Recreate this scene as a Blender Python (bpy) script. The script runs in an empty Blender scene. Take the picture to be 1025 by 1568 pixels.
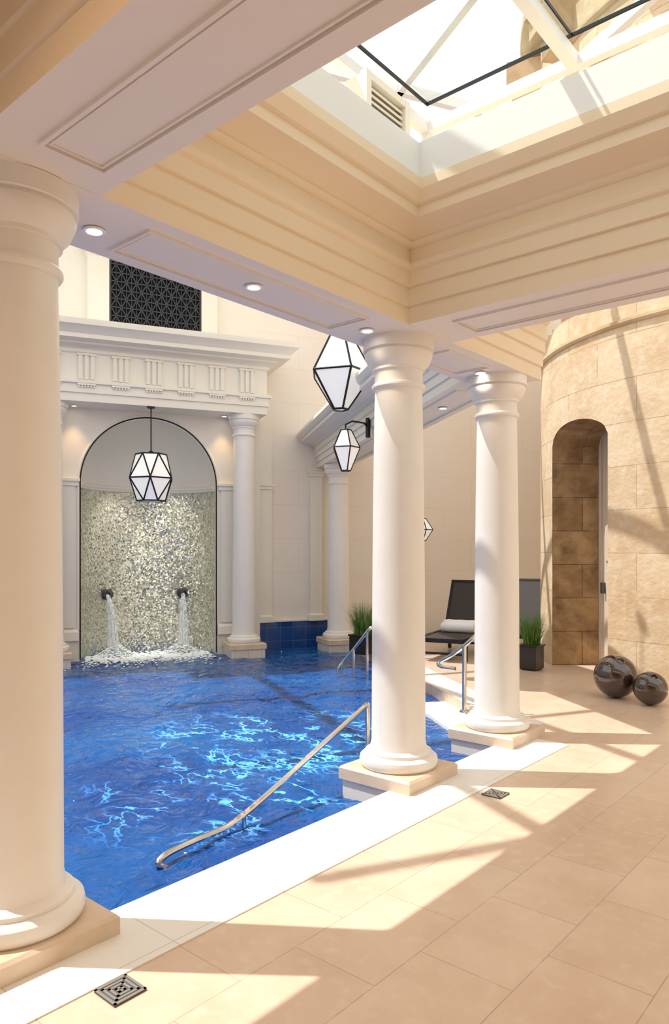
import bpy, bmesh, math, random
from mathutils import Vector, Matrix, noise
random.seed(7)
sc = bpy.context.scene
R = math.radians
# ------------------------------------------------------------------ materials
def nodes(name):
    m = bpy.data.materials.new(name); m.use_nodes = True
    nt = m.node_tree; b = nt.nodes['Principled BSDF']
    return m, nt, b
def objvec(nt, axes='xyz', rotz=0, uv=False):
    tc = nt.nodes.new('ShaderNodeTexCoord')
    out = tc.outputs['UV'] if uv else tc.outputs['Object']
    if axes == 'xz':
        s = nt.nodes.new('ShaderNodeSeparateXYZ'); c = nt.nodes.new('ShaderNodeCombineXYZ')
        nt.links.new(out, s.inputs[0]); nt.links.new(s.outputs[0], c.inputs[0]); nt.links.new(s.outputs[2], c.inputs[1])
        out = c.outputs[0]
    if rotz:
        mp = nt.nodes.new('ShaderNodeMapping'); mp.inputs['Rotation'].default_value[2] = rotz
        nt.links.new(out, mp.inputs[0]); out = mp.outputs[0]
    return out
def mk(name, col, rough=.5, metal=0, col2=None, nscale=3, bump=0, bscale=40, emis=None, estr=0, spec=.5, coat=0):
    m, nt, b = nodes(name)
    b.inputs['Base Color'].default_value = (*col, 1)
    b.inputs['Roughness'].default_value = rough
    b.inputs['Metallic'].default_value = metal
    b.inputs['Specular IOR Level'].default_value = spec
    b.inputs['Coat Weight'].default_value = coat
    v = objvec(nt)
    if col2:
        n = nt.nodes.new('ShaderNodeTexNoise'); n.inputs['Scale'].default_value = nscale; n.inputs['Detail'].default_value = 4
        nt.links.new(v, n.inputs['Vector'])
        r = nt.nodes.new('ShaderNodeValToRGB')
        r.color_ramp.elements[0].position = .35; r.color_ramp.elements[1].position = .65
        r.color_ramp.elements[0].color = (*col, 1); r.color_ramp.elements[1].color = (*col2, 1)
        nt.links.new(n.outputs[0], r.inputs[0]); nt.links.new(r.outputs[0], b.inputs['Base Color'])
    if bump:
        n = nt.nodes.new('ShaderNodeTexNoise'); n.inputs['Scale'].default_value = bscale
        nt.links.new(v, n.inputs['Vector'])
        bp = nt.nodes.new('ShaderNodeBump'); bp.inputs['Strength'].default_value = bump; bp.inputs['Distance'].default_value = .01
        nt.links.new(n.outputs[0], bp.inputs['Height']); nt.links.new(bp.outputs[0], b.inputs['Normal'])
    if emis:
        b.inputs['Emission Color'].default_value = (*emis, 1); b.inputs['Emission Strength'].default_value = estr
    return m
def mkbrick(name, c1, c2, cm, w, h, mortar=.004, rough=.4, axes='xyz', uv=False, noise_amt=.25, nscale=2.5, ncol=(.5,.4,.3), bump=.3, rotz=0, offset=.5, lo=.45, hi=.75, rockbump=0, fine=None):
    m, nt, b = nodes(name)
    v = objvec(nt, axes, rotz, uv)
    t = nt.nodes.new('ShaderNodeTexBrick'); t.offset = offset
    t.inputs['Scale'].default_value = 1; t.inputs['Brick Width'].default_value = w; t.inputs['Row Height'].default_value = h
    t.inputs['Mortar Size'].default_value = mortar; t.inputs['Mortar Smooth'].default_value = .2
    t.inputs['Color1'].default_value = (*c1, 1); t.inputs['Color2'].default_value = (*c2, 1); t.inputs['Mortar'].default_value = (*cm, 1)
    nt.links.new(v, t.inputs['Vector'])
    n = nt.nodes.new('ShaderNodeTexNoise'); n.inputs['Scale'].default_value = nscale; n.inputs['Detail'].default_value = 8
    n.inputs['Roughness'].default_value = .65
    nt.links.new(v, n.inputs['Vector'])
    r = nt.nodes.new('ShaderNodeMapRange'); r.inputs[1].default_value = lo; r.inputs[2].default_value = hi
    r.inputs[3].default_value = 0; r.inputs[4].default_value = noise_amt
    nt.links.new(n.outputs[0], r.inputs[0])
    mx = nt.nodes.new('ShaderNodeMix'); mx.data_type = 'RGBA'
    nt.links.new(r.outputs[0], mx.inputs[0]); nt.links.new(t.outputs['Color'], mx.inputs[6]); mx.inputs[7].default_value = (*ncol, 1)
    out = mx.outputs[2]
    if fine:
        n3 = nt.nodes.new('ShaderNodeTexNoise'); n3.inputs['Scale'].default_value = fine[0]; n3.inputs['Detail'].default_value = 6; nt.links.new(v, n3.inputs['Vector'])
        r3 = nt.nodes.new('ShaderNodeMapRange'); r3.inputs[1].default_value = .5; r3.inputs[2].default_value = .72; r3.inputs[3].default_value = 0; r3.inputs[4].default_value = fine[1]
        nt.links.new(n3.outputs[0], r3.inputs[0])
        m3 = nt.nodes.new('ShaderNodeMix'); m3.data_type = 'RGBA'; nt.links.new(r3.outputs[0], m3.inputs[0]); nt.links.new(out, m3.inputs[6]); m3.inputs[7].default_value = (*fine[2], 1); out = m3.outputs[2]
    nt.links.new(out, b.inputs['Base Color'])
    b.inputs['Roughness'].default_value = rough
    if bump:
        bp = nt.nodes.new('ShaderNodeBump'); bp.inputs['Strength'].default_value = bump; bp.inputs['Distance'].default_value = .004
        bp.invert = True
        nt.links.new(t.outputs['Fac'], bp.inputs['Height'])
        if rockbump:
            n2 = nt.nodes.new('ShaderNodeTexNoise'); n2.inputs['Scale'].default_value = 18; n2.inputs['Detail'].default_value = 8; nt.links.new(v, n2.inputs['Vector'])
            b2 = nt.nodes.new('ShaderNodeBump'); b2.inputs['Strength'].default_value = rockbump; b2.inputs['Distance'].default_value = .015
            nt.links.new(n2.outputs[0], b2.inputs['Height']); nt.links.new(bp.outputs[0], b2.inputs['Normal']); nt.links.new(b2.outputs[0], b.inputs['Normal'])
        else: nt.links.new(bp.outputs[0], b.inputs['Normal'])
    return m
CREAM = mk('cream_paint', (.86,.81,.70), .55, col2=(.88,.83,.73), nscale=1.5)
BEAMC = mk('beam_paint_warm_bounce', (.84,.69,.495), .5, col2=(.86,.715,.53), nscale=1.5)  # cream in itself; orange bounce from the floor is put into the colour
SOFF  = mk('beam_paint_pink_bounce', (.83,.76,.70), .5)  # same paint as the beam faces; pinkish bounce light mixed into the colour
COLM  = mk('column_stone_paint', (.88,.84,.785), .42, col2=(.86,.815,.755), nscale=5, bump=.05, bscale=60)
WALLC = mk('wall_plaster', (.86,.81,.71), .6, col2=(.84,.79,.69), nscale=1.2)
WALLT = mkbrick('wall_panel_plaster', (.86,.79,.70), (.865,.795,.705), (.78,.70,.60), 1.2, .6, .004, .5, axes='xz', noise_amt=.05)
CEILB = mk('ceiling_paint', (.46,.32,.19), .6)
WHITE = mk('white_paint', (.86,.86,.84), .4)
BLACK = mk('black_metal', (.012,.012,.014), .35, .4)
STEEL = mk('rail_steel', (.66,.62,.57), .18, 1)
DRAIN = mk('drain_steel', (.45,.43,.40), .35, .8)
DRAIND= mk('drain_gap', (.10,.09,.08), .6)
DKMET = mk('dark_grey_steel', (.12,.12,.12), .3, .9)
OPAL  = mk('opal_glass', (.9,.9,.88), .2, emis=(1,.97,.92), estr=.3)
GLOW  = mk('lamp_glow', (1,1,1), .3, emis=(1,.93,.8), estr=12)
GRILB = mk('dark_grille_back', (.004,.005,.007), .8)
TRIMB = mk('plinth_stone', (.77,.62,.47), .35, col2=(.69,.53,.38), nscale=6)
FLOOR = mkbrick('deck_tiles', (.75,.58,.44), (.69,.515,.38), (.50,.37,.275), .60, .40, .0028, .30, noise_amt=.6, nscale=3.5, ncol=(.60,.395,.265), bump=.15, fine=(14,.5,(.81,.675,.54)))
EDGE  = mkbrick('pool_edge_tiles', (.86,.84,.79), (.85,.82,.76), (.62,.58,.51), .6, .6, .003, .35, noise_amt=.08, bump=.2, offset=0)
PTILE = mkbrick('plinth_tiles', (.80,.74,.66), (.76,.68,.59), (.5,.45,.38), .22, .16, .003, .3, axes='xz', noise_amt=.2)
BTILE = mkbrick('blue_pool_tiles', (.01,.055,.22), (.012,.07,.26), (.09,.15,.30), .24, .24, .005, .12, axes='xz', noise_amt=0, bump=.2, offset=0)
STONE = mkbrick('bath_stone', (.75,.60,.41), (.67,.51,.33), (.46,.32,.19), 1.15, .52, .005, .85, uv=True, noise_amt=.85, nscale=1.5, ncol=(.56,.38,.21), bump=.8, lo=.40, hi=.70, rockbump=.5, fine=(8,.5,(.81,.71,.56)))
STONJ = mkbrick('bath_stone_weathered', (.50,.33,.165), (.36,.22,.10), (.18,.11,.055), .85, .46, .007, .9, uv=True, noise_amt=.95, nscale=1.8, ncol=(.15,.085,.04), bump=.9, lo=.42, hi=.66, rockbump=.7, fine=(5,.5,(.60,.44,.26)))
STON2 = mk('bath_stone_plain', (.66,.50,.32), .8, col2=(.50,.355,.20), nscale=2.5, bump=.4, bscale=12)
WICK  = mk('dark_woven_mesh', (.035,.028,.024), .6, bump=.5, bscale=120)
TOWEL = mk('white_towel', (.93,.93,.93), .9, bump=.6, bscale=90)
GRASS = mk('grass_blades', (.06,.16,.02), .5, col2=(.16,.28,.05), nscale=12)
POT   = mk('dark_planter', (.02,.015,.013), .3)
BALLM = mk('glossy_brown_ceramic', (.022,.008,.005), .06, col2=(.04,.014,.008), nscale=4, coat=1, spec=.9)
FOAM  = mk('water_foam', (.88,.94,.96), .5)
# mosaic
MOSA, nt, b = nodes('silver_mosaic')
v = objvec(nt, uv=True)
vo = nt.nodes.new('ShaderNodeTexVoronoi'); vo.inputs['Scale'].default_value = 42; nt.links.new(v, vo.inputs['Vector'])
sp = nt.nodes.new('ShaderNodeSeparateColor'); nt.links.new(vo.outputs['Color'], sp.inputs[0])
rp = nt.nodes.new('ShaderNodeValToRGB'); e = rp.color_ramp.elements
e[0].position = 0; e[0].color = (.30,.32,.24,1); e[1].position = 1; e[1].color = (1,.99,.94,1)
for p, c in ((.2,(.50,.50,.38,1)),(.45,(.78,.73,.52,1)),(.7,(.86,.86,.76,1))):
    x = e.new(p); x.color = c
nt.links.new(sp.outputs[0], rp.inputs[0]); nt.links.new(rp.outputs[0], b.inputs['Base Color'])
mr = nt.nodes.new('ShaderNodeMapRange'); mr.inputs[3].default_value=.08; mr.inputs[4].default_value=.38; nt.links.new(sp.outputs[1], mr.inputs[0]); nt.links.new(mr.outputs[0], b.inputs['Roughness'])
b.inputs['Metallic'].default_value = .5
geo = nt.nodes.new('ShaderNodeNewGeometry'); vm = nt.nodes.new('ShaderNodeVectorMath'); vm.operation='SUBTRACT'; nt.links.new(vo.outputs['Color'], vm.inputs[0]); vm.inputs[1].default_value=(.5,.5,.5)
vs_ = nt.nodes.new('ShaderNodeVectorMath'); vs_.operation='SCALE'; nt.links.new(vm.outputs[0], vs_.inputs[0]); vs_.inputs['Scale'].default_value=.75
va = nt.nodes.new('ShaderNodeVectorMath'); va.operation='ADD'; nt.links.new(vs_.outputs[0], va.inputs[0]); nt.links.new(geo.outputs['Normal'], va.inputs[1])
vn = nt.nodes.new('ShaderNodeVectorMath'); vn.operation='NORMALIZE'; nt.links.new(va.outputs[0], vn.inputs[0])
nt.links.new(vn.outputs[0], b.inputs['Normal'])
# water
WATER, nt, b = nodes('pool_water')
v = objvec(nt)
n = nt.nodes.new('ShaderNodeTexNoise'); n.inputs['Scale'].default_value = .8; n.inputs['Detail'].default_value = 3
nt.links.new(v, n.inputs['Vector'])
rp = nt.nodes.new('ShaderNodeValToRGB'); rp.color_ramp.elements[0].position = .35; rp.color_ramp.elements[1].position = .7
rp.color_ramp.elements[0].color = (.005,.058,.26,1); rp.color_ramp.elements[1].color = (.010,.115,.38,1)
nt.links.new(n.outputs[0], rp.inputs[0]); nt.links.new(rp.outputs[0], b.inputs['Base Color'])
b.inputs['Roughness'].default_value = .03; b.inputs['IOR'].default_value = 1.33; b.inputs['Specular IOR Level'].default_value = .45
n1 = nt.nodes.new('ShaderNodeTexNoise'); n1.inputs['Scale'].default_value = 4.2; n1.inputs['Detail'].default_value = 3; n1.inputs['Distortion'].default_value = .8
nt.links.new(v, n1.inputs['Vector'])
bp = nt.nodes.new('ShaderNodeBump'); bp.inputs['Strength'].default_value = 1; bp.inputs['Distance'].default_value = .085
nt.links.new(n1.outputs[0], bp.inputs['Height']); nt.links.new(bp.outputs[0], b.inputs['Normal'])
# clear glass
GLASS = bpy.data.materials.new('clear_glass'); GLASS.use_nodes = True
nt = GLASS.node_tree; nt.nodes.clear()
o = nt.nodes.new('ShaderNodeOutputMaterial'); mx = nt.nodes.new('ShaderNodeMixShader'); mx.inputs[0].default_value = .05
t = nt.nodes.new('ShaderNodeBsdfTransparent'); t.inputs[0].default_value=(.93,.97,.96,1); g = nt.nodes.new('ShaderNodeBsdfGlossy'); g.inputs['Roughness'].default_value = .02
nt.links.new(t.outputs[0], mx.inputs[1]); nt.links.new(g.outputs[0], mx.inputs[2]); nt.links.new(mx.outputs[0], o.inputs[0])
STRM = bpy.data.materials.new('falling_water'); STRM.use_nodes = True
nt = STRM.node_tree; b = nt.nodes['Principled BSDF']; b.inputs['Base Color'].default_value = (.92,.97,1,1); b.inputs['Roughness'].default_value = .1
n = nt.nodes.new('ShaderNodeTexNoise'); n.inputs['Scale'].default_value = 14
tc = nt.nodes.new('ShaderNodeTexCoord'); mp = nt.nodes.new('ShaderNodeMapping'); mp.inputs['Scale'].default_value = (3,3,.3)
nt.links.new(tc.outputs['Object'], mp.inputs[0]); nt.links.new(mp.outputs[0], n.inputs['Vector'])
r = nt.nodes.new('ShaderNodeMapRange'); r.inputs[1].default_value = .4; r.inputs[2].default_value = .6; r.inputs[3].default_value = .05; r.inputs[4].default_value = .6
nt.links.new(n.outputs[0], r.inputs[0]); nt.links.new(r.outputs[0], b.inputs['Alpha'])

# ------------------------------------------------------------------ builder
class B:
    def __init__(s): s.v=[]; s.f=[]; s.m=[]; s.uv=[]
    def add(s, vs, fs, m=0, uvs=None):
        o=len(s.v); s.v += [tuple(x) for x in vs]
        for i,f in enumerate(fs):
            s.f.append([o+k for k in f]); s.m.append(m); s.uv.append(uvs[i] if uvs else None)
    def box(s,x0,x1,y0,y1,z0,z1,m=0,M=None):
        vs=[Vector((x,y,z)) for z in (z0,z1) for y in (y0,y1) for x in (x0,x1)]
        if M is not None: vs=[M@q for q in vs]
        s.add(vs,[(0,2,3,1),(4,5,7,6),(0,1,5,4),(1,3,7,5),(3,2,6,7),(2,0,4,6)],m)
    def loops(s,L,m=0,capb=True,capt=True,closed=True):
        n=len(L[0]); vs=[p for l in L for p in l]; fs=[]
        for i in range(len(L)-1):
            for j in range(n if closed else n-1):
                k=(j+1)%n; fs.append((i*n+j,i*n+k,(i+1)*n+k,(i+1)*n+j))
        if capb: fs.append(tuple(range(n-1,-1,-1)))
        if capt: fs.append(tuple((len(L)-1)*n+j for j in range(n)))
        s.add(vs,fs,m)
    def rectloft(s,prof,x0,x1,y0,y1,ex=(1,1,1,1),m=0,capm=None):
        s.loops([[(x0-p*ex[0],y0-p*ex[2],z),(x1+p*ex[1],y0-p*ex[2],z),(x1+p*ex[1],y1+p*ex[3],z),(x0-p*ex[0],y1+p*ex[3],z)] for p,z in prof],m)
        if capm is not None: s.m[-2]=capm
    def lathe(s,prof,c=(0,0,0),seg=48,m=0,M=None):
        L=[]
        for r,z in prof:
            l=[Vector((c[0]+max(r,1e-4)*math.cos(2*math.pi*j/seg),c[1]+max(r,1e-4)*math.sin(2*math.pi*j/seg),c[2]+z)) for j in range(seg)]
            if M is not None: l=[M@q for q in l]
            L.append(l)
        s.loops(L,m)
    def tube(s,pts,r,m=0,seg=10,caps=True):
        pts=[Vector(p) for p in pts]; L=[]
        rs = r if isinstance(r,(list,tuple)) else [r]*len(pts)
        up=Vector((0,0,1))
        for i,p in enumerate(pts):
            d=(pts[min(i+1,len(pts)-1)]-pts[max(i-1,0)]).normalized()
            u=up if abs(d.dot(up))<.95 else Vector((1,0,0))
            a=d.cross(u).normalized(); c=a.cross(d).normalized()
            if i and (a.dot(pa)<0): a=-a; c=-c
            pa=a
            L.append([p+rs[i]*(a*math.cos(2*math.pi*j/seg)+c*math.sin(2*math.pi*j/seg)) for j in range(seg)])
        s.loops(L,m,caps,caps)
    def sphere(s,c,r,m=0,seg=12,rings=8,sc=(1,1,1)):
        L=[]
        for i in range(rings+1):
            t=math.pi*i/rings
            L.append([(c[0]+sc[0]*max(r*math.sin(t),1e-4)*math.cos(2*math.pi*j/seg),c[1]+sc[1]*max(r*math.sin(t),1e-4)*math.sin(2*math.pi*j/seg),c[2]-sc[2]*r*math.cos(t)) for j in range(seg)])
        s.loops(L,m)
    def finish(s,name,mats,M=None,parent=None,smooth=True,ang=32,bevel=0,fix=True):
        me=bpy.data.meshes.new(name); me.from_pydata(s.v,[],s.f); me.update()
        for k in mats: me.materials.append(k)
        me.polygons.foreach_set('material_index',s.m)
        if any(u is not None for u in s.uv):
            ul=me.uv_layers.new(name='UVMap')
            for p,u in zip(me.polygons,s.uv):
                if u is None: continue
                for li,q in zip(p.loop_indices,u): ul.data[li].uv=q
        bm=bmesh.new(); bm.from_mesh(me)
        if fix: bmesh.ops.recalc_face_normals(bm,faces=bm.faces)
        for f in bm.faces: f.smooth=smooth
        for e in bm.edges:
            e.smooth = not (len(e.link_faces)!=2 or e.calc_face_angle(0)>R(ang))
        bm.to_mesh(me); bm.free()
        ob=bpy.data.objects.new(name,me); sc.collection.objects.link(ob)
        if parent: ob.parent=parent
        if M is not None: ob.matrix_world=M
        if bevel:
            md=ob.modifiers.new('bevel','BEVEL'); md.width=bevel; md.segments=2; md.limit_method='ANGLE'
        return ob
TH=40.5
FR=Matrix.Rotation(R(TH-68),4,'Z')
def W(px,py,Z,z=None):
    L=(px-512)/1100*Z
    X=math.cos(R(TH))*Z+math.sin(R(TH))*L; Y=math.sin(R(TH))*Z-math.cos(R(TH))*L
    zz=z if z is not None else 1.6-(py-842)*Z/1100
    return Vector((X,Y,zz))
A_=(1.39,2.915); C_=(4.150,2.95); D_=(5.585,2.94)
F_=W(518,0,12.4,0); D2F=Vector((F_.x-D_[0],F_.y-D_[1],0)); DFL=D2F.length; dfa=math.atan2(D2F.y,D2F.x)
DF=Matrix.Translation((D_[0],D_[1],0))@Matrix.Rotation(dfa,4,'Z')
WZ=-.13
# ------------------------------------------------------------------ columns
def column(x,y,T=3.07,rot=0,name='column',M0=None):
    b=B(); k=.91
    p=[(0,.09),(.282,.09),(.297,.105),(.303,.13),(.297,.158),(.278,.174),(.255,.178),(.255,.198),(.236,.203),(.219,.218),(.209,.27),(.206,.8),(.203,1.4),(.196,2.0),(.187,T-.5),(.183,T-.37),
       (.186,T-.352),(.198,T-.348),(.207,T-.335),(.207,T-.322),(.198,T-.31),(.186,T-.306),(.185,T-.24),(.19,T-.222),(.204,T-.218),(.204,T-.2),(.214,T-.192),(.238,T-.168),(.255,T-.135),(.262,T-.115),(.262,T-.098),(.252,T-.092),(.252,T-.082),(.274,T-.078),(.274,T),(0,T)]
    b.lathe([(r*k,z) for r,z in p],(0,0,0),64,0)
    b.rectloft([(0,.0),(0,.076),(-.014,.09)],-.3,.3,-.3,.3,m=1)
    b.rectloft([(0,-.6),(0,.002)],-.28,.28,-.28,.28,m=2)
    M=(M0 or Matrix.Identity(4))@Matrix.Translation((x,y,0))@Matrix.Rotation(rot,4,'Z')
    return b.finish(name,[COLM,TRIMB,PTILE],M)
column(*A_); column(*C_); column(*D_)
column(3.04,11.5,3.8,M0=FR); column(.08,11.5,3.8,M0=FR)
fl=FR.inverted()@F_
column(fl.x,fl.y,3.07,M0=FR)
column(A_[0]-2.79,2.93)
# ------------------------------------------------------------------ beams
def prof(z0,h,pr):
    k=[(0,0),(0,.15),(.016,.155),(.016,.31),(.034,.315),(.034,.44),(.054,.455),(.06,.47),(.06,.50),(.045,.505),(.045,.62),(.07,.635),(.085,.66),(.085,.68),(.12,.705),(.16,.722),(.235,.745),(.235,.83),(.26,.84),(.275,.87),(.30,.92),(.30,1.0)]
    return [(p/.3*pr,z0+z*h) for p,z in k]
def soffit_panel(b,x0,x1,y0,y1,z,m=0):
    for i,(w,t) in enumerate(((.016,.014),(.008,.008))):
        o=i*.028
        X0,X1,Y0,Y1=x0+o,x1-o,y0+o,y1-o
        b.box(X0,X1,Y0,Y0+w,z-t,z+.01,m); b.box(X0,X1,Y1-w,Y1,z-t,z+.01,m)
        b.box(X0,X0+w,Y0+w,Y1-w,z-t,z+.01,m); b.box(X1-w,X1,Y0+w,Y1-w,z-t,z+.01,m)
b=B(); b.rectloft(prof(3.07,.74,.3),-4,5.9,2.68,3.22,(0,0,1,1),capm=1); soffit_panel(b,1.95,3.6,2.78,3.12,3.07,1); soffit_panel(b,4.55,5.2,2.78,3.12,3.07,1)
b.finish('beam_colonnade',[BEAMC,SOFF])
b=B(); b.rectloft(prof(3.072,.737,.3),3.88,4.42,-4,2.70,(1,1,0,0),capm=1); soffit_panel(b,4.0,4.3,-3.6,2.42,3.072,1); b.finish('beam_right',[BEAMC,SOFF])
b=B(); b.rectloft(prof(3.072,.737,.3),1.11,1.64,-4,2.70,(1,1,0,0),capm=1); soffit_panel(b,1.275,1.55,-3.6,2.5,3.072,1); b.finish('beam_left',[BEAMC,SOFF])
b=B(); b.rectloft(prof(3.074,.58,.4),.1,DFL+.75,-.26,.26,(0,0,1,1)); soffit_panel(b,.5,DFL-.6,-.17,.17,3.074); b.finish('beam_pool_side',[CREAM],DF)
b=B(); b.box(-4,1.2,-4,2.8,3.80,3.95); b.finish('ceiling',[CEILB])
# ------------------------------------------------------------------ skylight
b=B()
b.box(1.34,3.60,2.40,2.47,3.811,4.03); b.box(3.60,3.68,-4,2.47,3.811,4.04); b.box(1.34,1.44,-4,2.40,3.811,4.03)
b.finish('skylight_curb',[WHITE])
b=B()
zf=4.6
b.box(1.2,4.30,2.75,2.81,zf-.09,zf-.02,0); b.box(4.22,4.28,-4,2.75,zf-.09,zf-.02,0)
b.box(1.2,4.087,2.658,2.67,zf-.012,zf+.008,1); b.box(4.075,4.087,-4,2.658,zf-.012,zf+.008,1)
for y in (1.72,.7,-.35,-1.4,-2.5):
    b.box(1.2,4.22,y-.035,y+.035,zf-.09,zf-.02,0); b.box(1.2,4.075,y-.058,y-.05,zf-.012,zf+.008,1); b.box(1.2,4.075,y+.05,y+.058,zf-.012,zf+.008,1)
for x in (1.22,4.25):
    for y in (2.78,.7,-1.4):
        b.box(x-.025,x+.025,y-.025,y+.025,3.82,zf-.09,0)
b.finish('skylight_frame',[WHITE,BLACK])
b=B(); b.box(1.2,4.08,-4,2.65,zf+.011,zf+.02); b.finish('skylight_glass',[GLASS])
b=B(); b.box(3.33,3.76,2.64,2.95,3.82,4.42,0)
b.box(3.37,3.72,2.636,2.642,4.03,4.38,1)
for i in range(9):
    M=Matrix.Translation((3.545,2.622,4.05+i*.038))@Matrix.Rotation(R(35),4,'X'); b.box(-.172,.172,-.014,.014,-.006,.006,0,M)
b.box(3.322,3.37,2.59,2.6395,3.99,4.428); b.box(3.72,3.768,2.59,2.6395,3.99,4.428); b.box(3.3705,3.7195,2.592,2.6395,4.382,4.426); b.box(3.3705,3.7195,2.592,2.6395,3.99,4.028)
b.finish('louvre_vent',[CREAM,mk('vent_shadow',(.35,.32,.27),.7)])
b=B()
for a in (-1,.6,2.2,3.8,5.4): b.box(a-.04,a+.04,3.6,12.1,6.85,6.97)
for a in (7,8.6,10.2): b.box(a-.07,a+.07,-2,12.1,6.85,6.97)
for q in (5,7.4,9.8): b.box(-2.4,10,q-.04,q+.04,6.85,6.97)
for q in (-1,1.2,2.9): b.box(6,10.4,q-.08,q+.08,6.85,6.97)
b.finish('pool_roof_frame',[WHITE],FR)
# ------------------------------------------------------------------ floor / pool
def dfp(x,y): 
    q=DF@Vector((x,y,0)); return (q.x,q.y)
def slab(b,poly,z0,z1,m=0): b.loops([[(x,y,z0) for x,y in poly],[(x,y,z1) for x,y in poly]],m)
b=B(); slab(b,[(-4,-4),(14.5,-4),(14.5,2.8),(-4,2.8)],-1.5,0)
slab(b,[(5.9,2.8),(14.5,2.8),(14.5,4.9),dfp(DFL+.7,-.25),dfp(.25,-.25)],-1.5,0)
b.finish('floor',[FLOOR])
b=B(); b.box(-4,5.72,2.36,2.815,-.05,.006); b.finish('trim_pool_edge',[EDGE])
b=B(); b.box(.3,DFL+.2,-.6,-.27,-.05,.006); b.finish('trim_pool_edge_side',[EDGE],DF)
b=B(); b.box(.3,1.9,-.25,.15,-1.4,-.10); b.box(.3,1.9,.15,.5,-1.4,-.3); b.finish('pool_steps',[EDGE],DF)
b=B(); b.box(-4,13,2.5,13,-1.6,-1.5); b.finish('floor_pool',[BTILE])
b=B(); nx,ny=300,300; x0,x1,y0,y1=-4,11.2,2.6,13.6
vs=[]
for j in range(ny+1):
    for i in range(nx+1):
        x=x0+(x1-x0)*i/nx; y=y0+(y1-y0)*j/ny
        h=.02*noise.noise(Vector((x*1.3,y*1.3,.3)))+.016*noise.noise(Vector((x*3.3,y*3.3,2)))+.007*noise.noise(Vector((x*7,y*7,5)))
        vs.append((x,y,WZ+h))
FI=FR.inverted(); DI=DF.inverted(); fs=[]
for j in range(ny):
    for i in range(nx):
        x,y,_=vs[j*(nx+1)+i]; q=FI@Vector((x,y,0)); d=DI@Vector((x,y,0))
        if (q.y<12.08 or (abs(q.x-1.58)<1.1 and q.y<13)) and q.x>-3.9 and (d.y>-.35 or d.x<.1) and x<9.9 and y>2.74: fs.append((j*(nx+1)+i,j*(nx+1)+i+1,(j+1)*(nx+1)+i+1,(j+1)*(nx+1)+i))
b.add(vs,fs); ob=b.finish('pool_water',[WATER],ang=180,fix=False)
# ------------------------------------------------------------------ hall walls
b=B(); b.box(3.4,13,12.1,12.3,-1.5,7); b.finish('wall_back',[WALLT],FR)
b=B(); b.box(-4,-.3,12.1,12.3,-1.5,7); b.box(-.3,3.4,12.1,12.3,4.2,7); b.finish('wall_back_upper',[WALLC],FR)
b=B(); b.box(-4.2,-4,2.6,12.3,-1.5,4.6); b.finish('wall_left',[WALLC],FR)
b=B(); b.box(-4.2,-4,-4.2,3,-.1,4); b.finish('wall_entrance',[WALLC])
b=B(); b.box(-4,14.6,-4.2,-4,-.1,4); b.finish('wall_rear',[WALLC])
b=B(); b.box(14.5,14.7,-4,9,-.1,5); b.finish('wall_right',[WALLC])
b=B(); b.box(3.35,4.78,12.05,12.1,-.8,.34,0); b.box(3.35,4.78,12.04,12.1,.34,.37,1); b.box(-2.4,-.3,12.05,12.1,-.8,.34,0)
b.finish('trim_blue_tile_band',[BTILE,CREAM],FR)
b=B()
for a,z1 in ((3.56,3.8),(4.5,3.05)):
    b.box(a-.11,a+.11,12.0,12.1,.34,z1); b.rectloft([(0,.34),(.03,.34),(.03,.44),(.0,.47)],a-.11,a+.11,12.0,12.1,(1,1,1,0)); 
    zz=2.64 if z1>3.5 else 2.9
    b.rectloft([(0,zz),(.02,zz+.01),(.02,zz+.05),(.04,zz+.07),(.04,zz+.1),(0,zz+.12)],a-.11,a+.11,12.0,12.1,(1,1,1,0))
b.finish('trim_pilasters',[CREAM],FR)
ca,cb,rr,spz=1.58,11.8,1.065,2.65
b=B()
N=64
def strip(a0,z0,a1,z1,ztop=4.0):
    b.add([(a0,cb,z0),(a1,cb,z1),(a1,cb,ztop),(a0,cb,ztop)],[(0,1,2,3)],0)
b.box(-.3,ca-rr,cb,12.1,-1.2,spz); b.box(ca+rr,3.4,cb,12.1,-1.2,spz)
b.box(-.3,ca-rr,cb,12.1,spz,4.0); b.box(ca+rr,3.4,cb,12.1,spz,4.0)
for i in range(N):
    t0=math.pi*i/N; t1=math.pi*(i+1)/N
    a0,a1=ca+rr*math.cos(t0),ca+rr*math.cos(t1); z0,z1=spz+rr*math.sin(t0),spz+rr*math.sin(t1)
    strip(a0,z0,a1,z1)
    b.add([(a0,cb,z0),(a1,cb,z1),(a1,cb+.1,z1),(a0,cb+.1,z0)],[(0,1,2,3)],0)
wall_f=b.finish('wall_fountain',[WALLC],FR,smooth=False)
b=B(); cb2=cb+.1; NS=48
vs=[];fs=[];uv=[]
for i in range(NS+1):
    t=math.pi*i/NS
    vs+= [(ca+rr*math.cos(t),cb2+rr*.8*math.sin(t),-1.0),(ca+rr*math.cos(t),cb2+rr*.8*math.sin(t),spz-.06)]
for i in range(NS):
    fs.append((2*i,2*i+2,2*i+3,2*i+1)); u0,u1=i*rr*math.pi/NS,(i+1)*rr*math.pi/NS
    uv.append([(u0,-1),(u1,-1),(u1,spz),(u0,spz)])
b.add(vs,fs,1,uv)
L=[]
for k in range(17):
    ph=math.pi/2*k/16
    L.append([(ca+max(rr*math.cos(ph),1e-3)*math.cos(math.pi*i/NS),cb2+.8*rr*math.cos(ph)*math.sin(math.pi*i/NS),spz+rr*math.sin(ph)) for i in range(NS+1)])
b.loops(L,0,False,False,closed=False)
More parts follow.
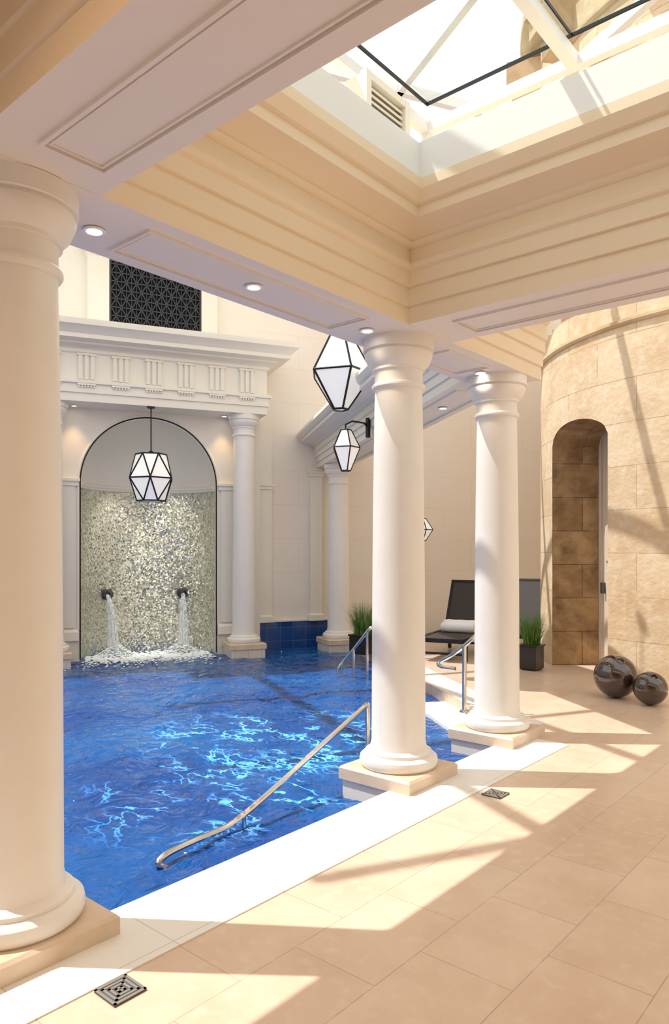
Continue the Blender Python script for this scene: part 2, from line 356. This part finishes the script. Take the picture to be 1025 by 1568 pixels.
for rz,zz in ((.022,spz-.05),(.034,spz-.01),(.018,spz+.035)):
    b.tube([(ca+(rr-.015)*math.cos(math.pi*i/NS),cb2+.8*(rr-.015)*math.sin(math.pi*i/NS),zz) for i in range(NS+1)],rz,0,8)
b.finish('fountain_niche',[CREAM,MOSA],FR,fix=False)
b=B()
arch=[(ca-rr,cb-.012,-.1)]+[(ca+rr*math.cos(math.pi-math.pi*i/40),cb-.012,spz+rr*math.sin(math.pi*i/40)) for i in range(41)]+[(ca+rr,cb-.012,-.1)]
b.tube(arch,.010,1,6)
arch2=[(ca-rr-.03,cb-.0,0.35)]+[(ca+(rr+.03)*math.cos(math.pi-math.pi*i/40),cb,spz+(rr+.03)*math.sin(math.pi*i/40)) for i in range(41)]+[(ca+rr+.03,cb,.35)]
b.tube(arch2,.022,0,8)
for s in (-1,1):
    x0=ca+s*(rr+.05); x1=ca+s*(rr+.34); x0,x1=min(x0,x1),max(x0,x1)
    b.rectloft([(0,spz-.07),(.02,spz-.06),(.02,spz-.01),(.045,spz+.01),(.045,spz+.05),(0,spz+.06)],x0,x1,cb-.03,cb,(1,1,1,0))
    b.box(x0+.03,x1-.03,cb-.03,cb,.4,spz-.07)
    b.rectloft([(.03,.2),(.03,.33),(0,.37)],x0,x1,cb-.03,cb,(1,1,1,0))
b.finish('trim_arch',[CREAM,BLACK],FR)
b=B()
b.rectloft([(0,3.80),(0,3.92),(.025,3.925),(.025,4.05),(.06,4.06),(.06,4.11),(0,4.12),(0,4.50),(.03,4.52),(.03,4.56),(.08,4.60),(.14,4.62),(.14,4.645),(.30,4.66),(.30,4.72),(.33,4.74),(.38,4.80),(.42,4.82),(.43,4.89),(.43,4.90)],-.32,3.36,11.25,12.12,(1,1,1,0))
for k in range(7):
    a=.09+.488*k
    for j in (-1,0,1): b.box(a+j*.085-.027,a+j*.085+.027,11.205,11.25,4.12,4.47)
    b.box(a-.125,a+.125,11.232,11.25,4.12,4.47); b.box(a-.135,a+.135,11.195,11.25,4.47,4.50)
    b.box(a-.13,a+.13,11.19,11.25,4.03,4.055)
    for j in range(6): b.box(a-.115+j*.042,a-.095+j*.042,11.20,11.24,4.0,4.03)
b.finish('trim_fountain_entablature',[CREAM],FR)
b=B()
ga0,ga1,gz0,gz1=.99,2.41,4.95,6.25
b.box(ga0,ga1,12.06,12.09,gz0,gz1,1)
step=.16; h=step*math.sqrt(3)/2
def clipbar(p,q,w=.009):
    x0_,z0_=p; dx,dz=q[0]-p[0],q[1]-p[1]; t0,t1=0,1
    for P,Q in ((-dx,x0_-ga0),(dx,ga1-x0_),(-dz,z0_-gz0),(dz,gz1-z0_)):
        if abs(P)<1e-9:
            if Q<0: return
        else:
            t=Q/P
            if P<0: t0=max(t0,t)
            else: t1=min(t1,t)
    if t0>=t1: return
    a=Vector((x0_+dx*t0,0,z0_+dz*t0)); c=Vector((x0_+dx*t1,0,z0_+dz*t1)); d=(c-a); Ln=d.length
    M=Matrix.Translation(((a.x+c.x)/2,12.035,(a.z+c.z)/2))@Matrix.Rotation(-math.atan2(d.z,d.x),4,'Y')
    b.box(-Ln/2,Ln/2,-.012,.012,-w,w,0,M)
for i in range(12): clipbar((ga0-1,gz0+i*h),(ga1+1,gz0+i*h))
for i in range(-14,26):
    x=ga0+i*step; clipbar((x,gz0-.0),(x+3,gz0+3*math.sqrt(3))); clipbar((x,gz0),(x-3,gz0+3*math.sqrt(3)))
for i in range(20):
    clipbar((ga0+i*step/2,gz0-1),(ga0+i*step/2,gz1+1),.005)
b.box(ga0-.03,ga0,12.0,12.1,gz0,gz1,0); b.box(ga1,ga1+.03,12.0,12.1,gz0,gz1,0)
b.finish('window_1_grille',[mk('grille_bars',(.035,.036,.042),.4),GRILB],FR)
b=B()
for x0,x1 in ((ga0-.36,ga0-.03),(ga1+.03,ga1+.3)):
    b.box(x0,x1,11.98,12.1,4.85,6.35); b.rectloft([(.03,4.9),(.03,5.0),(0,5.03)],x0,x1,11.98,12.1,(1,1,1,0))
b.rectloft([(0,6.27),(.04,6.3),(.04,6.38),(.12,6.42),(.12,6.5)],ga0-.36,ga1+.3,11.98,12.1,(1,1,1,0))
b.finish('trim_window_1',[CREAM],FR)
for i,a in enumerate((.97,2.22)):
    dx=(a-ca)/rr; bb=cb2+.8*rr*math.sqrt(1-dx*dx)
    b=B(); M=Matrix.Translation((a,bb-.03,.86))@Matrix.Rotation(R(90),4,'X')
    b.lathe([(.0,-.02),(.10,-.02),(.10,.02),(.085,.035),(.055,.04),(.05,.1),(.06,.11),(.06,.15),(.045,.15),(.045,.06),(0,.06)],seg=28,M=M)
    b.finish('fountain_spout',[DKMET],FR)
    b=B()
    for s in range(5):
        pts=[];rs=[]; off=random.uniform(-.02,.02)
        for k in range(15):
            t=k/14; pts.append((a+off+(.08 if i==0 else -.06)*t+(s-2)*.03*t+.006*math.sin(k*1.7+s),bb-.16-(.26+.03*s)*t,.85-.98*t*t)); rs.append(.014+.016*t)
        b.tube(pts,rs,0,8)
    b.finish('fountain_water_stream',[STRM],FR)
b=B()
for i in range(3600):
    if random.random()<.5:
        c=random.choice((1.08,2.14)); a=random.gauss(c,.22); q=random.gauss(12.1,.18)
    else: a=random.gauss(1.6,.7); q=random.gauss(11.8,.34)
    if q>cb-.1 and abs(a-ca)>rr*.93: continue
    if abs(a-ca)<rr and q>cb2+.8*rr*math.sqrt(1-((a-ca)/rr)**2)-.08: continue
    if math.hypot(a-3.04,q-11.5)<.45 or math.hypot(a-.08,q-11.5)<.45: continue
    cd=min(math.hypot(a-1.08,q-12.15),math.hypot(a-2.14,q-12.15))
    r=random.uniform(.006,.024)*(1 if q>11.4 else .7)
    z=WZ+.008+ (max(0,.32-cd)*random.uniform(0,1)**2*.7)
    b.sphere((a,q,z),r,0,6,4,(1.4,1.2,.6))
b.finish('fountain_foam',[FOAM],FR,ang=180)
# ------------------------------------------------------------------ stone drum
cx,cy,RD=11.61,1.99,3.0
b=B(); o0,o1=133,157; oz,orise=3.02,.27; HT=9.4; ri=RD-.65
def zb(d):
    if d<o0 or d>o1: return 0
    u=(d-145)/12; return oz+orise*math.sqrt(max(0,1-u*u))
def P(d,r,z): return (cx+r*math.cos(R(d)),cy+r*math.sin(R(d)),z)
ds=list(range(0,361,2))+[o0,o1]+[o0+.01,o1-.01]+list(range(o0+1,o1,1)); ds=sorted(set(ds))
for d0,d1 in zip(ds[:-1],ds[1:]):
    inside=(d0>=o0+.005 and d1<=o1-.005)
    za,zc=(zb(d0),zb(d1)) if inside else (0,0)
    u0,u1=R(d0)*RD,R(d1)*RD
    b.add([P(d0,RD,za),P(d1,RD,zc),P(d1,RD,HT),P(d0,RD,HT)],[(0,1,2,3)],0,[[(u0,za),(u1,zc),(u1,HT),(u0,HT)]])
    b.add([P(d0,ri,za),P(d1,ri,zc),P(d1,ri,HT),P(d0,ri,HT)],[(3,2,1,0)],0,[[(u0,HT),(u1,HT),(u1,zc),(u0,za)]])
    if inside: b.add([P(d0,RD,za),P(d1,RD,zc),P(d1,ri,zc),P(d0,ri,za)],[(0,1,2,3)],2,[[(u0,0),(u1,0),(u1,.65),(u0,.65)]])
    b.add([P(d0,RD,HT),P(d1,RD,HT),P(d1,ri,HT),P(d0,ri,HT)],[(0,1,2,3)],1)
for d in (o0+.01,o1-.01):
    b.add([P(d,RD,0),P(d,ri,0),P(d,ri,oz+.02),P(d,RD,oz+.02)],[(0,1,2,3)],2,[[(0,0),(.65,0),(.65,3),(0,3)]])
def band(z,pr,h):
    b.lathe([(RD-.02,z),(RD+pr*.5,z+h*.1),(RD+pr,z+h*.4),(RD+pr,z+h*.8),(RD-.02,z+h)],(cx,cy,0),128,1)
band(4.27,.05,.09); band(4.78,.12,.2); band(7.6,.06,.1); band(8.2,.06,.1)
band(9.1,.3,.3)
for d in (113,141,169,197):
    M=Matrix.Translation((cx,cy,0))@Matrix.Rotation(R(d),4,'Z')
    for (r1,z0,z1) in ((3.25,8.2,8.45),(3.42,8.45,8.7),(3.5,8.7,9.05)):
        b.box(2.9,r1,-.2,.2,z0,z1,1,M)
b.finish('stone_tower',[STONE,STON2,STONJ],fix=False,ang=20)
b=B(); M=Matrix.Translation((cx,cy,0))@Matrix.Rotation(R(145),4,'Z')
b.box(2.2,2.26,-.56,.56,0,3.32,0,M); b.box(2.26,2.29,-.50,-.43,0,3.3,0,M); b.box(2.26,2.29,.43,.50,0,3.3,0,M)
b.box(2.26,2.28,-.36,.36,.15,1.3,0,M); b.box(2.26,2.28,-.36,.36,1.45,2.75,0,M); b.box(2.26,2.34,-.38,-.35,1.0,1.15,1,M)
b.finish('door_1',[mk('door_paint',(.70,.60,.49),.4),DKMET])
# ------------------------------------------------------------------ lanterns
def lantern(name,loc,rings,n,twist,top_pt=None,arm=None,fr=.013,ph=.4):
    em=bpy.data.objects.new(name,None); sc.collection.objects.link(em); em.location=loc
    V=[]; 
    for k,(r,z) in enumerate(rings):
        V.append([Vector((r*math.cos(2*math.pi*(j+.5*k*twist)/n+ph),r*math.sin(2*math.pi*(j+.5*k*twist)/n+ph),z)) for j in range(n)])
    g=B(); e=B(); T=lambda p,q,w=fr: e.tube([p,q],w,0,6)
    for k in range(len(V)):
        for j in range(n): T(V[k][j],V[k][(j+1)%n])
        if k+1<len(V):
            for j in range(n):
                if twist:
                    a,c=V[k][j],V[k+1][j]; d=V[k+1][(j-1)%n]; a2=V[k][(j+1)%n]
                    T(a,c); T(a,d); g.add([a,c,d],[(0,1,2)]); g.add([a,a2,c],[(0,1,2)])
                else:
                    T(V[k][j],V[k+1][j]); g.add([V[k][j],V[k][(j+1)%n],V[k+1][(j+1)%n],V[k+1][j]],[(0,1,2,3)])
    g.add(V[-1],[tuple(range(n))]); e.add(V[0],[tuple(range(n))])
    go=g.finish(name+'_glass_panels',[OPAL],smooth=False); go.parent=em
    zt=rings[0][1]
    if top_pt:
        e.lathe([(0,zt),(.06,zt),(.05,zt+.03),(.015,zt+.06),(0,zt+.06)],seg=12)
        L=top_pt-zt; nl=int(L/.05)
        for i in range(nl):
            z=zt+.06+i*(L-.06)/nl
            e.tube([(0.012*math.cos(q*math.pi/3)*(1 if i%2 else 0),0.012*math.cos(q*math.pi/3)*(0 if i%2 else 1),z+.03+.03*math.sin(q*math.pi/3)) for q in range(7)],.006,0,4)
        e.lathe([(0,top_pt-.02),(.06,top_pt-.02),(.06,top_pt),(0,top_pt)],seg=16)
    if arm: 
        e.tube(arm,.012,0,6)
    eo=e.finish(name+'_frame',[BLACK],smooth=False); eo.parent=em
    return em
p=W(231,0,11.03,0); lantern('pendant_lantern',(p.x,p.y,1.6+(842-733)*11.03/1100),[(.23,.37),(.355,.0),(.21,-.34)],6,1,top_pt=1.1)
p=W(521,0,8.6,0); lantern('pendant_lantern',(p.x,p.y,1.6+(842-572)*8.6/1100),[(.14,.45),(.385,.0),(.09,-.43)],5,0,top_pt=3.1,fr=.014)
p=W(529,0,9.0,0); q=W(563,0,9.15,0); zc=1.6+(842-688)*9/1100
d=Vector((q.x-p.x,q.y-p.y,0))
arm=[(0,0,.24),(0,0,.31),(d.x*.3,d.y*.3,.36),(d.x*.85,d.y*.85,.35),(d.x,d.y,.28)]
em=lantern('wall_lantern',(p.x,p.y,zc),[(.07,.24),(.18,.02),(.06,-.27)],5,0,arm=arm,fr=.009)
b=B(); b.box(d.x-.02,d.x+.03,d.y-.02,d.y+.02,.17,.42); bo=b.finish('wall_lantern_backplate',[BLACK]); bo.parent=em
p=W(645,0,13.1,0); lantern('wall_lantern',(p.x,p.y,1.6+(842-811)*13.1/1100),[(.08,.2),(.21,.0),(.08,-.2)],5,0,arm=[(0,0,.2),(0,0,.28),(.25,.35,.28)],fr=.01)
# ------------------------------------------------------------------ loungers
def lounger(px,Z,ang):
    p=W(px,0,Z,0); em=bpy.data.objects.new('sun_lounger',None); sc.collection.objects.link(em)
    em.location=(p.x,p.y,0); em.rotation_euler=(0,0,R(ang))
    b=B()
    b.box(-1.3,0,-.30,.30,.31,.33,0)
    for y in (-.33,.33): b.box(-1.32,.45,y-.025,y+.025,.28,.34,1)
    b.box(-1.34,-1.29,-.35,.35,.28,.34,1)
    for x in (-1.1,.25):
        for y in (-.33,.33): b.box(x-.02,x+.02,y-.025,y+.025,0,.28,1)
        b.box(x-.015,x+.015,-.33,.33,.08,.11,1)
    M=Matrix.Translation((0,0,.32))@Matrix.Rotation(R(-62),4,'Y')
    b.box(0,.84,-.30,.30,-.012,.012,0,M)
    for y in (-.32,.32): b.box(0,.86,y-.02,y+.02,-.02,.02,1,M)
    b.box(.84,.88,-.34,.34,-.02,.02,1,M)
    for y in (-.3,.3): b.tube([(.4,y,.31),M@Vector((.5,y,0))],.012,1,6)
    o=b.finish('lounger_frame',[WICK,BLACK]); o.parent=em
    return em
LA=14
em1=lounger(712,11.4,LA); lounger(808,12.0,LA)
b=B()
M=Matrix.Translation((-.22,0,.42))@Matrix.Rotation(R(90),4,'X')
b.lathe([(0,-.28),(.055,-.285),(.08,-.27),(.092,-.2),(.087,-.1),(.092,0),(.088,.1),(.092,.2),(.08,.27),(.055,.285),(0,.28)],seg=24,M=M)
M2=Matrix.Translation((-.40,0,.405))@Matrix.Rotation(R(90),4,'X')
b.lathe([(0,-.26),(.05,-.265),(.070,-.25),(.076,-.1),(.073,.05),(.076,.2),(.068,.25),(.05,.262),(0,.26)],seg=24,M=M2)
o=b.finish('rolled_towel',[TOWEL],ang=60); o.matrix_world=Matrix.Translation(em1.location)@Matrix.Rotation(R(LA),4,'Z')
# ------------------------------------------------------------------ planters
def planter(px,Z,s=1.0,h=.45,gh=.38):
    p=W(px,0,Z,0); em=bpy.data.objects.new('grass_planter',None); sc.collection.objects.link(em); em.location=(p.x,p.y,0)
    b=B(); b.rectloft([(-.03,0),(0,.02),(.0,h-.03),(.015,h-.02),(.015,h),(-.02,h),(-.02,h-.05)],-.14*s,.14*s,-.14*s,.14*s)
    o=b.finish('planter_pot',[POT]); o.parent=em
    g=B()
    for i in range(420):
        a=random.uniform(0,6.28); r=.12*s*math.sqrt(random.random()); x,y=r*math.cos(a),r*math.sin(a)
        ln=gh*random.uniform(.6,1.1); lean=random.uniform(.02,.16)*(r/.1+.4); w=.005; t=random.uniform(0,6.28)
        wx,wy=w*math.cos(t),w*math.sin(t); pts=[]
        for k in range(4):
            u=k/3; cx_=x+math.cos(a)*lean*u*u; cy_=y+math.sin(a)*lean*u*u; cz=h-.05+ln*(u-.15*u*u*lean*4); ww=1-u*.9
            pts+=[(cx_-wx*ww,cy_-wy*ww,cz),(cx_+wx*ww,cy_+wy*ww,cz)]
        g.add(pts,[(0,1,3,2),(2,3,5,4),(4,5,7,6)])
    o=g.finish('grass_blades',[GRASS],fix=False); o.parent=em
planter(814,9.6,.85,.34,.48); planter(557,11.1,1.15,.30,.56)
# ------------------------------------------------------------------ spheres
def ball(px,Z,r):
    p=W(px,0,Z,0); b=B()
    pr=[]
    for i in range(33):
        t=math.pi*i/32; pr.append((r*math.sin(t),r-r*math.cos(t)))
    pr=pr[:31]+[(r*.16,2*r-.01),(r*.15,2*r-.02),(r*.10,2*r-.03),(0,2*r-.035)]
    M=Matrix.Translation((p.x,p.y,r))@Matrix.Rotation(R(35),4,Vector((math.sin(R(TH)),-math.cos(R(TH)),0)))@Matrix.Translation((0,0,-r))
    b.lathe(pr,seg=48,M=M)
    b.finish('decorative_sphere',[BALLM])
ball(943,7.8,.23); ball(996,7.42,.172)
# ------------------------------------------------------------------ handrails
def smoothpts(pts,n=6):
    out=[]; P_=[Vector(p) for p in pts]
    for i in range(len(P_)-1):
        p0=P_[max(i-1,0)];p1=P_[i];p2=P_[i+1];p3=P_[min(i+2,len(P_)-1)]
        for k in range(n):
            t=k/n; out.append(.5*((2*p1)+(-p0+p2)*t+(2*p0-5*p1+4*p2-p3)*t*t+(-p0+3*p1-3*p2+p3)*t**3))
    out.append(P_[-1]); return out
b=B()
b.tube(smoothpts([(2.44,3.27,-.17),(2.36,3.28,-.12),(2.42,3.29,-.085),(2.62,3.3,-.075),(2.85,3.32,-.08),(3.0,3.33,-.055),(3.3,3.35,.035),(3.9,3.4,.23),(4.3,3.43,.36),(4.40,3.44,.385),(4.425,3.44,.34),(4.425,3.44,-.3)],5),.019,0,10)
b.tube([(3.03,3.33,-.05),(3.03,3.33,-1.4)],.016,0,8)
b.finish('pool_handrail',[STEEL])
b=B()
b.tube(smoothpts([W(740,963,7.0),W(733,968,7.02),W(711,989,7.1),W(690,1004,7.35),W(675,1012,7.5),W(671,1017,7.5),W(678,1021,7.4),W(697,1024,7.3)],5),.02,0,10)
q=W(711,989,7.1); b.tube([q,(q.x,q.y,0)],.022,0,10); b.lathe([(0,0),(.05,0),(.05,.012),(.025,.02),(0,.02)],(q.x,q.y,.0),16)
b.finish('pool_handrail',[STEEL])
b=B()
b.tube(smoothpts([W(569,960,9.6),W(563,966,9.6),W(543,992,9.7),W(528,1010,9.8),W(519,1022,9.8),W(517,1030,9.8)],5),.02,0,10)
for px,py,Z in ((562,968,9.6),(541,995,9.7),(523,1017,9.8)):
    q=W(px,py,Z); b.tube([q,(q.x,q.y,-.6)],.018,0,8)
b.finish('pool_handrail',[STEEL])
# ------------------------------------------------------------------ drains
def drain(x,y,z0=0):
    b=B(); s=.066
    b.box(x-s,x+s,y-s,y+s,z0,z0+.008,1)
    for k in range(4):
        o=k*.017; w=.010; S=s-o
        b.box(x-S,x+S,y-S,y-S+w,z0+.008,z0+.010,0); b.box(x-S,x+S,y+S-w,y+S,z0+.008,z0+.010,0)
        b.box(x-S,x-S+w,y-S,y+S,z0+.008,z0+.010,0); b.box(x+S-w,x+S,y-S,y+S,z0+.008,z0+.010,0)
    b.finish('floor_drain',[DRAIN,DRAIND])
drain(1.475,2.28); drain(4.257,2.25)
# ------------------------------------------------------------------ downlights + lamps
def downlight(x,y,z=3.07,power=9,col=(1,.84,.62),size=110):
    b=B(); b.lathe([(.034,.0),(.05,-.004),(.052,-.01),(.048,-.014),(.036,-.012),(.034,.0)],(x,y,z),28,0)
    b.lathe([(0,-.004),(.034,-.004),(.034,-.003),(0,-.003)],(x,y,z),20,1)
    b.finish('downlight',[WHITE,GLOW])
    l=bpy.data.lights.new('downlight_lamp','SPOT'); l.energy=power; l.color=col; l.spot_size=R(size); l.spot_blend=.8; l.shadow_soft_size=.04
    o=bpy.data.objects.new('downlight_lamp',l); sc.collection.objects.link(o); o.location=(x,y,z-.03)
downlight(1.79,2.98); downlight(2.75,2.94); downlight(3.79,2.95); downlight(5.30,2.94); 
q=DF@Vector((1.3,-.0,0)); downlight(q.x,q.y)
for x,y in ((.2,1.6),(-1.2,1.6),(.2,-.6),(-1.2,-.6)): downlight(x,y,3.8,48,(1,.66,.38),140)  # unseen downlights, added to light the left beam and column warmly
for a in (.42,2.74):
    q=FR@Vector((a,11.62,0)); downlight(q.x,q.y,3.8,18,(1,.62,.30),70)
for a in (1.2,1.96):
    q=FR@Vector((a,11.95,0)); l=bpy.data.lights.new('niche_spot','SPOT'); l.energy=150; l.spot_size=R(44); l.spot_blend=.7; l.color=(1,.96,.88); l.shadow_soft_size=.03
    o=bpy.data.objects.new('niche_spot',l); sc.collection.objects.link(o); o.location=(q.x,q.y,3.55)
    tgt=FR@Vector((a,12.7,.6)); o.rotation_euler=(tgt-o.location).to_track_quat('-Z','Y').to_euler()
# added lamps, no real fixture: they throw rippled light streaks on the water
def ripple(x,y,size,seed):
    l=bpy.data.lights.new('added_ripple_light','SPOT'); l.energy=110000; l.spot_size=R(size); l.spot_blend=1.0; l.color=(1,.36,.20); l.shadow_soft_size=.0
    l.use_nodes=True; nt=l.node_tree; em_=nt.nodes['Emission']
    tc=nt.nodes.new('ShaderNodeTexCoord'); mp=nt.nodes.new('ShaderNodeMapping'); mp.inputs['Scale'].default_value=(1.0,.6,1.0); mp.inputs['Location'].default_value=(seed,seed,0); mp.inputs['Rotation'].default_value=(0,0,R(-35)); nt.links.new(tc.outputs['Normal'],mp.inputs[0])
    nz=nt.nodes.new('ShaderNodeTexNoise'); nz.inputs['Scale'].default_value=22; nz.inputs['Detail'].default_value=4; nt.links.new(mp.outputs[0],nz.inputs['Vector'])
    ad=nt.nodes.new('ShaderNodeMixRGB'); ad.blend_type='ADD'; ad.inputs[0].default_value=.14; nt.links.new(mp.outputs[0],ad.inputs[1]); nt.links.new(nz.outputs['Color'],ad.inputs[2])
    vr=nt.nodes.new('ShaderNodeTexVoronoi'); vr.feature='DISTANCE_TO_EDGE'; vr.inputs['Scale'].default_value=33; nt.links.new(ad.outputs[0],vr.inputs['Vector'])
    m1=nt.nodes.new('ShaderNodeMapRange'); m1.interpolation_type='SMOOTHSTEP'; m1.inputs[1].default_value=.0; m1.inputs[2].default_value=.085; m1.inputs[3].default_value=1; m1.inputs[4].default_value=0; nt.links.new(vr.outputs['Distance'],m1.inputs[0])
    n2=nt.nodes.new('ShaderNodeTexNoise'); n2.inputs['Scale'].default_value=26; nt.links.new(mp.outputs[0],n2.inputs['Vector'])
    m2=nt.nodes.new('ShaderNodeMapRange'); m2.interpolation_type='SMOOTHSTEP'; m2.inputs[1].default_value=.46; m2.inputs[2].default_value=.60; nt.links.new(n2.outputs[0],m2.inputs[0])
    mu=nt.nodes.new('ShaderNodeMath'); mu.operation='MULTIPLY'; nt.links.new(m1.outputs[0],mu.inputs[0]); nt.links.new(m2.outputs[0],mu.inputs[1])
    nt.links.new(mu.outputs[0],em_.inputs['Strength'])
    o=bpy.data.objects.new('added_ripple_light',l); sc.collection.objects.link(o); o.location=(x,y,6.6)
ripple(3.4,4.0,20,0); ripple(4.75,4.75,24,3.3)
sun=bpy.data.lights.new('sun','SUN'); sun.energy=4.3; sun.angle=R(.5); sun.color=(1,.98,.94)
so=bpy.data.objects.new('sun',sun); sc.collection.objects.link(so); so.rotation_euler=Vector((.30,-.40,-.86)).to_track_quat('-Z','Y').to_euler()
so.location=(0,0,12)
w=bpy.data.worlds.new('World'); sc.world=w; w.use_nodes=True
bg=w.node_tree.nodes['Background']; bg.inputs[0].default_value=(1,.985,.955,1); bg.inputs[1].default_value=1.35
cam=bpy.data.cameras.new('camera'); co=bpy.data.objects.new('camera',cam); sc.collection.objects.link(co)
co.location=(0,0,1.6); co.rotation_euler=(R(90),0,R(TH-90))
cam.sensor_fit='HORIZONTAL'; cam.sensor_width=36; cam.lens=36*1100/1025; cam.shift_y=58/1025; cam.clip_start=.05
sc.camera=co
sc.view_settings.view_transform='Standard'
sc.view_settings.exposure=0
